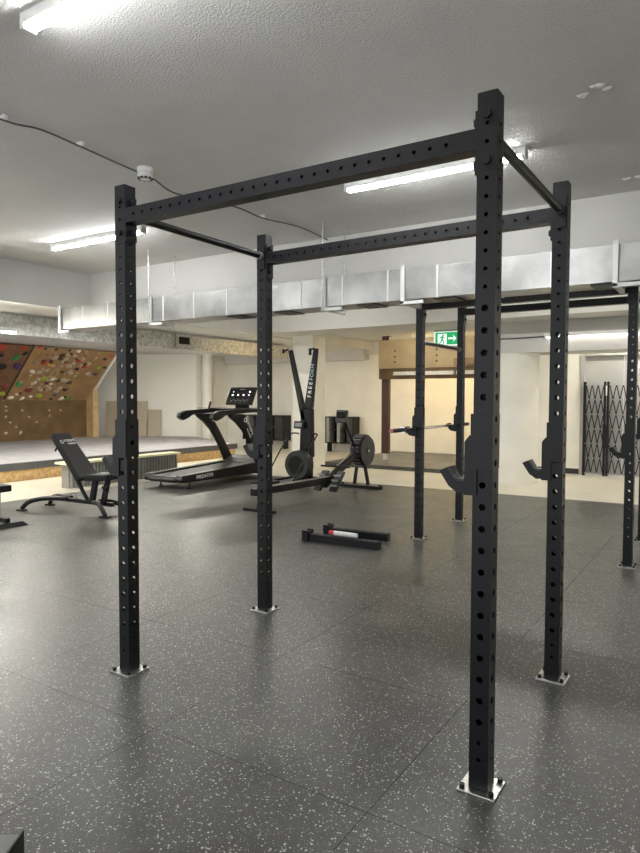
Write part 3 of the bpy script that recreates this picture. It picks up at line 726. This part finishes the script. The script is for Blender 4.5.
con = TP().hexa([Vector((-5.31, *(cp0).yz)), Vector((-4.69, *(cp0).yz)), Vector((-4.69, *(cp0-cn*.05).yz)), Vector((-5.31, *(cp0-cn*.05).yz)),
                 Vector((-5.31, *(cp1).yz)), Vector((-4.69, *(cp1).yz)), Vector((-4.69, *(cp1-cn*.05).yz)), Vector((-5.31, *(cp1-cn*.05).yz))]).build('console', 'blackp', tm, bevel=.012)
def onc(x, t, n=.0015): q = cp0+cdv*t+cn*n; return (x, q.y, q.z)
def cquad(x0, x1, t0, t1, n0, n1): return TP().hexa([onc(x0, t0, n0), onc(x1, t0, n0), onc(x1, t1, n0), onc(x0, t1, n0), onc(x0, t0, n1), onc(x1, t0, n1), onc(x1, t1, n1), onc(x0, t1, n1)])
cquad(-5.29, -4.71, .14, .345, .0005, .003).build('screen', 'screen', con)
for x, t, w_ in ((-5.19, .255, .012), (-4.80, .255, .03), (-5.19, .19, .04), (-5.06, .19, .03), (-4.93, .19, .035), (-4.80, .19, .02)):
    cquad(x-w_/2, x+w_/2, t-.012, t+.012, .0035, .005).build('lit_digit', 'lit', con)
cquad(-5.06, -4.94, .30, .312, .0035, .005).build('badge', 'grey', con)
for k in range(8): cquad(-5.2+k*.055, -5.17+k*.055, .06+.02*(k % 2), .075+.02*(k % 2), .0005, .003).build('button', 'grey', con)
text('lettering', 'PREDATOR', .08, (.3615, -.68, .19), ((0, 1, .04), (0, -.04, 1)), 'print', tm)
text('lettering', 'XTREME', .075, (XR+5.037, .50, .93), ((0, .55, -.83), (0, .83, .55)), 'print', tm)
text('lettering', 'MONKEY', .05, (XR+5.037, .46, .85), ((0, .55, -.83), (0, .83, .55)), 'print', tm)
text('emblem', 'O', .11, (XR+5.037, .36, 1.09), ((0, .55, -.83), (0, .83, .55)), 'print', tm)

# ================================================================== WEIGHT BENCHES
BY = 2.80
bn = thing('weight_bench', 'black adjustable weight bench with raised backrest at the mat edge', 'weight bench', (-4.42, 2.98, 0), math.radians(10)); o = (-4.3, BY, 0)
def slabxz(x0, z0, x1, z1, th, ya, yb, w0, w1, nm, m, par):       # tapered pad from (x0,z0) to (x1,z1)
    d = Vector((x1-x0, 0, z1-z0)).normalized(); n = Vector((d.z, 0, -d.x))
    if n.x < 0: n = -n
    a, b = Vector((x0, BY, z0)), Vector((x1, BY, z1)); Y = Vector((0, 1, 0))
    return MB(o).hexa([a-Y*w0, a+Y*w0, a+Y*w0-n*th, a-Y*w0-n*th, b-Y*w1, b+Y*w1, b+Y*w1-n*th, b-Y*w1-n*th]).build(nm, m, par, bevel=.018)
bk = slabxz(-4.09, .46, -4.56, 1.03, .075, 0, 0, .185, .15, 'backrest', 'vinyl', bn)
MB(o).hexa([(-4.04, BY-.17, .435), (-3.70, BY-.15, .45), (-3.70, BY+.15, .45), (-4.04, BY+.17, .435), (-4.04, BY-.17, .515), (-3.70, BY-.15, .53), (-3.70, BY+.15, .53), (-4.04, BY+.17, .515)]).build('seat', 'vinyl', bn, bevel=.018)
dB = Vector((-.47, 0, .57)).normalized(); nB = Vector((dB.z, 0, -dB.x))
def onB(t, y): return tuple(Vector((-4.09, BY+y, .46))+dB*t+nB*.003-Vector(o))
text('lettering', 'XTREME', .052, onB(.60, .045), ((0, 1, 0), dB), 'print', bk)
text('lettering', 'MONKEY', .035, onB(.55, .06), ((0, 1, 0), dB), 'print', bk)
text('emblem', 'O', .075, onB(.585, -.095), ((0, 1, 0), dB), 'print', bk)
for q in bk.children: q.location = (0, 0, 0)
# frame
MB(o).bar((-4.72, BY, .16), (-3.72, BY, .13), .06, .05).build('spine', 'black', bn, bevel=.006)
for s_ in (-1, 1):
    lg = MB(o).tube(bez([(-4.45, BY+s_*.05, .17), (-4.75, BY+s_*.12, .165), (-4.93, BY+s_*.20, .12), (-5.02, BY+s_*.24, .03)], 6), .03, 10).build('rear_leg', 'black', bn, smooth=True)
    MB(o).box(-5.08, -4.96, BY+s_*.24-.035, BY+s_*.24+.035, .0, .022).build('foot', 'blackp', lg)
    lg = MB(o).tube(bez([(-4.0, BY+s_*.05, .15), (-3.88, BY+s_*.10, .15), (-3.76, BY+s_*.17, .11), (-3.68, BY+s_*.20, .03)], 6), .03, 10).build('front_leg', 'black', bn, smooth=True)
    MB(o).box(-3.75, -3.61, BY+s_*.20-.035, BY+s_*.20+.035, .0, .022).build('foot', 'blackp', lg)
MB(o).bar((-4.06, BY, .155), (-4.00, BY, .434), .07, .05, (0, 1, 0)).build('seat_post', 'black', bn, bevel=.005)
MB(o).bar((-3.88, BY, .145), (-3.80, BY, .444), .06, .05, (0, 1, 0)).build('seat_post', 'black', bn, bevel=.005)
MB(o).tube(bez([(-3.84, BY-.05, .14), (-3.78, BY-.05, .25), (-3.85, BY-.05, .36)], 6), .014, 8).build('handle', 'black', bn, smooth=True)
MB(o).tube(bez([(-4.14, BY, .17), (-4.24, BY, .32), (-4.38, BY, .55), (-4.48, BY, .80)], 6), .026, 10).build('ladder_arc', 'black', bn, smooth=True)
MB(o).tube([(-4.17, BY-.07, .42), (-4.53, BY-.07, .87)], .018, 8).build('back_strut', 'black', bn)
MB(o).tube([(-4.17, BY+.07, .42), (-4.53, BY+.07, .87)], .018, 8).build('back_strut', 'black', bn)
MB(o).lathe([(.03, 0), (.045, .012), (.03, .03)], (-3.76, BY-.09, .38), 1, 14).build('knob', 'blackp', bn)
MB(o).cyl((-4.52, BY-.15, .80), (-4.46, BY-.17, .86), .012, 8).build('back_handle', 'black', bn)

b2 = thing('weight_bench', 'flat black bench end cut off by the left edge', 'weight bench', (-5.0, 1.93, 0)); o = (-5.0, 1.93, 0)
MB(o).box(-5.7, -4.36, 1.78, 2.04, .385, .465).build('pad', 'vinyl', b2, bevel=.015)
MB(o).box(-5.6, -4.25, 1.88, 1.94, .05, .10).build('spine', 'black', b2)
for x in (-5.5, -4.45): MB(o).box(x-.03, x+.03, 1.885, 1.935, .101, .384).build('post', 'chrome', b2)
for x in (-5.6, -4.22): MB(o).hexa([(x-.05, 1.70, 0), (x+.05, 1.70, 0), (x+.05, 2.12, 0), (x-.05, 2.12, 0), (x-.03, 1.76, .05), (x+.03, 1.76, .05), (x+.03, 2.06, .05), (x-.03, 2.06, .05)]).build('foot', 'black', b2)

# ================================================================== ROWING MACHINE
RX = -2.45
rw = thing('rowing_machine', 'black rowing machine with a large fan wheel', 'rowing machine', (RX, 5.8, 0)); o = (RX, 5.8, 0)
R = lambda: MB(o)
R().hexa([(RX-.045, 4.15, .225), (RX+.045, 4.15, .225), (RX+.045, 4.15, .315), (RX-.045, 4.15, .315), (RX-.045, 6.05, .19), (RX+.045, 6.05, .19), (RX+.045, 6.05, .29), (RX-.045, 6.05, .29)]).build('rail', 'blackp', rw, bevel=.006)
R().hexa([(RX-.022, 4.16, .3155), (RX+.022, 4.16, .3155), (RX+.022, 4.16, .324), (RX-.022, 4.16, .324), (RX-.022, 6.0, .2925), (RX+.022, 6.0, .2925), (RX+.022, 6.0, .301), (RX-.022, 6.0, .301)]).build('track', 'steel', rw, label='steel seat track')
st = R().box(RX-.15, RX+.15, 4.28, 4.54, .36, .40).build('seat', 'vinyl', rw, bevel=.015)
R().box(RX-.05, RX+.05, 4.32, 4.50, .325, .36).build('seat_carriage', 'blackp', st)
R().bar((RX, 4.33, .23), (RX, 4.28, .03), .06, .05, (0, 1, 0)).build('rear_leg', 'blackp', rw)
R().box(RX-.25, RX+.25, 4.25, 4.31, .0, .035).build('rear_foot', 'blackp', rw)
R().bar((RX, 5.86, .18), (RX, 6.95, .64), .085, .11).build('neck', 'blackp', rw, bevel=.01)
for s_ in (-1, 1):
    fr = R().hexa([(RX+s_*.14-.06, 5.86, .10), (RX+s_*.14+.06, 5.86, .10), (RX+s_*.14+.06, 5.91, .07), (RX+s_*.14-.06, 5.91, .07), (RX+s_*.14-.06, 6.12, .37), (RX+s_*.14+.06, 6.12, .37), (RX+s_*.14+.06, 6.17, .35), (RX+s_*.14-.06, 6.17, .35)]).build('footrest', 'darkgrey', rw, bevel=.008)
    for k in range(3): R().box(RX+s_*.14-.055, RX+s_*.14+.055, 5.90+k*.06-.03, 5.93+k*.06-.025, .16+k*.07, .185+k*.07).build('tread', 'grey', fr)
    R().bar((RX+s_*.14-.08, 6.0, .25), (RX+s_*.14+.08, 6.0, .25), .05, .012).build('strap', 'blackp', fr)
    R().bar((RX+s_*.06, 7.0, .46), (RX+s_*.13, 7.02, .06), .045, .04, (0, 1, 0)).build('front_leg', 'blackp', rw)
R().box(RX-.38, RX+.38, 6.96, 7.06, .0, .05).build('front_foot', 'blackp', rw, bevel=.008)
for s_ in (-1, 1): R().cyl((RX+s_*.35, 7.01, .051), (RX+s_*.35, 7.01, .075), .025, 12).build('caster', 'bolt', rw)
wc = (RX, 7.05, .62)
wh = R().lathe([(.05, -.10), (.24, -.10), (.27, -.07), (.27, .07), (.245, .10), (.05, .10)], wc, 0, 40).build('wheel_housing', 'blackp', rw, smooth=True)
R().lathe([(.20, .1005), (.235, .1005), (.235, .112), (.20, .112)], wc, 0, 40).build('ring', 'darkgrey', wh)
R().lathe([(.03, .1005), (.06, .1005), (.055, .125), (.03, .125)], wc, 0, 24).build('hub', 'darkgrey', wh)
R().lathe([(.008, .1255), (.018, .1255), (.014, .13), (.008, .13)], wc, 0, 12).build('hub_cap', 'white', wh)
mb = R()
for k in range(24):
    a = 2*PI*k/24; ca, sa = math.cos(a), math.sin(a)
    mb.bar((RX-.10, 7.05+.255*ca, .62+.255*sa), (RX-.072, 7.05+.272*ca, .62+.272*sa), .006, .01)
    mb.bar((RX-.072, 7.05+.272*ca, .62+.272*sa), (RX+.07, 7.05+.272*ca, .62+.272*sa), .006, .006)
mb.build('cage', 'grey', wh)
R().tube([(RX, 6.82, .66), (RX, 6.62, .92), (RX, 6.42, 1.18)], .02, 10).build('monitor_arm', 'blackp', rw)
mon = R().bar((RX, 6.36, 1.10), (RX, 6.40, 1.30), .20, .05, (0, 1, 0)).build('monitor', 'darkgrey', rw, bevel=.012)
R().bar((RX, 6.345, 1.17), (RX, 6.365, 1.27), .15, .012, (0, 1, 0)).build('monitor_screen', 'screen', mon)
hd = R().bar((RX-.26, 6.18, .43), (RX+.26, 6.18, .43), .03, .03).build('handle', 'blackp', rw, bevel=.008)
R().bar((RX, 6.2, .43), (RX, 6.72, .60), .02, .006).build('chain', 'steel', hd)

# ================================================================== SKI TRAINER
KX, KY = -3.87, 7.45
sk = thing('ski_trainer', 'tall black upright ski trainer with two spread arms', 'exercise machine', (KX, KY, 0)); o = (KX, KY, 0)
K = lambda: MB(o)
col = K().hexa([(KX-.13, KY, .40), (KX+.13, KY, .40), (KX+.13, KY+.14, .40), (KX-.13, KY+.14, .40), (KX-.10, KY, 1.30), (KX+.13, KY, 1.30), (KX+.13, KY+.12, 1.30), (KX-.10, KY+.12, 1.30)]).build('column', 'blackp', sk, bevel=.02)
K().hexa([(KX-.10, KY, 1.12), (KX+.02, KY, 1.05), (KX+.02, KY+.10, 1.05), (KX-.10, KY+.10, 1.12), (KX-.385, KY, 2.36), (KX-.315, KY, 2.38), (KX-.315, KY+.07, 2.38), (KX-.385, KY+.07, 2.36)]).build('arm', 'blackp', sk, bevel=.01)
ra = K().hexa([(KX-.02, KY-.02, 1.30), (KX+.13, KY-.02, 1.30), (KX+.13, KY+.10, 1.30), (KX-.02, KY+.10, 1.30), (KX+.19, KY-.02, 2.38), (KX+.26, KY-.02, 2.38), (KX+.26, KY+.06, 2.38), (KX+.19, KY+.06, 2.38)]).build('arm', 'blackp', sk, bevel=.01)
for i, ch in enumerate('FREEFORM'):
    t = i/8; text('lettering', ch, .105, (.11+.085*t-.0, -.0225, 1.52+.62*t), ((.105, 0, 1), (-1, 0, .105)), 'print' if i < 4 else 'printblue', ra)
for s_, x in ((-1, KX-.35), (1, KX+.225)):
    hb = K().tube([(x-.09+(.0 if s_ < 0 else .0), KY-.05, 2.35), (x+.0, KY-.04, 2.385)], .016, 8).build('handle', 'blackp', sk)
    K().cyl((x-.10, KY-.05, 2.31), (x-.10, KY-.05, 2.39), .022, 10).build('grip', 'blackp', hb) if s_ < 0 else K().cyl((x-.07, KY-.07, 2.26), (x-.07, KY-.07, 2.38), .026, 10).build('grip', 'blackp', hb)
mo = K().bar((KX-.09, KY-.06, .93), (KX-.09, KY-.03, 1.06), .22, .06, (0, 1, 0)).build('monitor', 'blackp', sk, bevel=.012)
K().bar((KX-.09, KY-.095, .965), (KX-.09, KY-.078, 1.035), .14, .012, (0, 1, 0)).build('monitor_screen', 'grey', mo)
wc = (KX-.06, KY-.10, .27)
fh = K().lathe([(.17, -.10), (.25, -.10), (.265, -.07), (.265, .08), (.24, .10), (.1, .10)], wc, 1, 36).build('fan_housing', 'darkgrey', sk, smooth=True)
K().lathe([(.02, -.1005), (.168, -.1005), (.168, -.108), (.02, -.108)], wc, 1, 36).build('fan_grille', 'dark', fh)
K().box(KX-.05, KX+.08, KY-.04, KY+.08, .535, .60).build('fan_bracket', 'blackp', sk, bevel=.02)
for s_ in (-1, 1):
    x = KX-.03+s_*.30
    K().tube(bez([(KX-.03+s_*.12, KY+.03, .835), (x-s_*.03, KY+.02, .835), (x, KY-.05, .78), (x, KY-.35, .50), (x, KY-.72, .10), (x, KY-.80, .03)], 6), .014, 8).build('support_bar', 'blackp', sk, smooth=True)
    K().box(x-.03, x+.03, KY-.90, KY+.10, .0, .03).build('floor_runner', 'blackp', sk)
K().box(KX-.36, KX+.30, KY+.1005, KY+.18, .0, .04).build('floor_plate', 'blackp', sk)
K().box(KX-.10, KX+.10, KY+.04, KY+.12, .04, .40).build('lower_column', 'blackp', sk)

# ================================================================== EDGE ITEM
eb = thing('storage_box', 'dark box with a grey top cut off by the bottom left corner', 'box', (.858, -1.183, 0), math.radians(32))
MB().box(-.55, -.0065, -.42, 0, 0, .085).build('body', 'blackp', eb)
MB().box(-.54, -.009, -.41, -.008, .0852, .094).build('top', 'boxtop', eb, label='grey top')
MB().box(-.006, 0, -.42, .012, 0, .097).build('end_plate', 'black', eb)
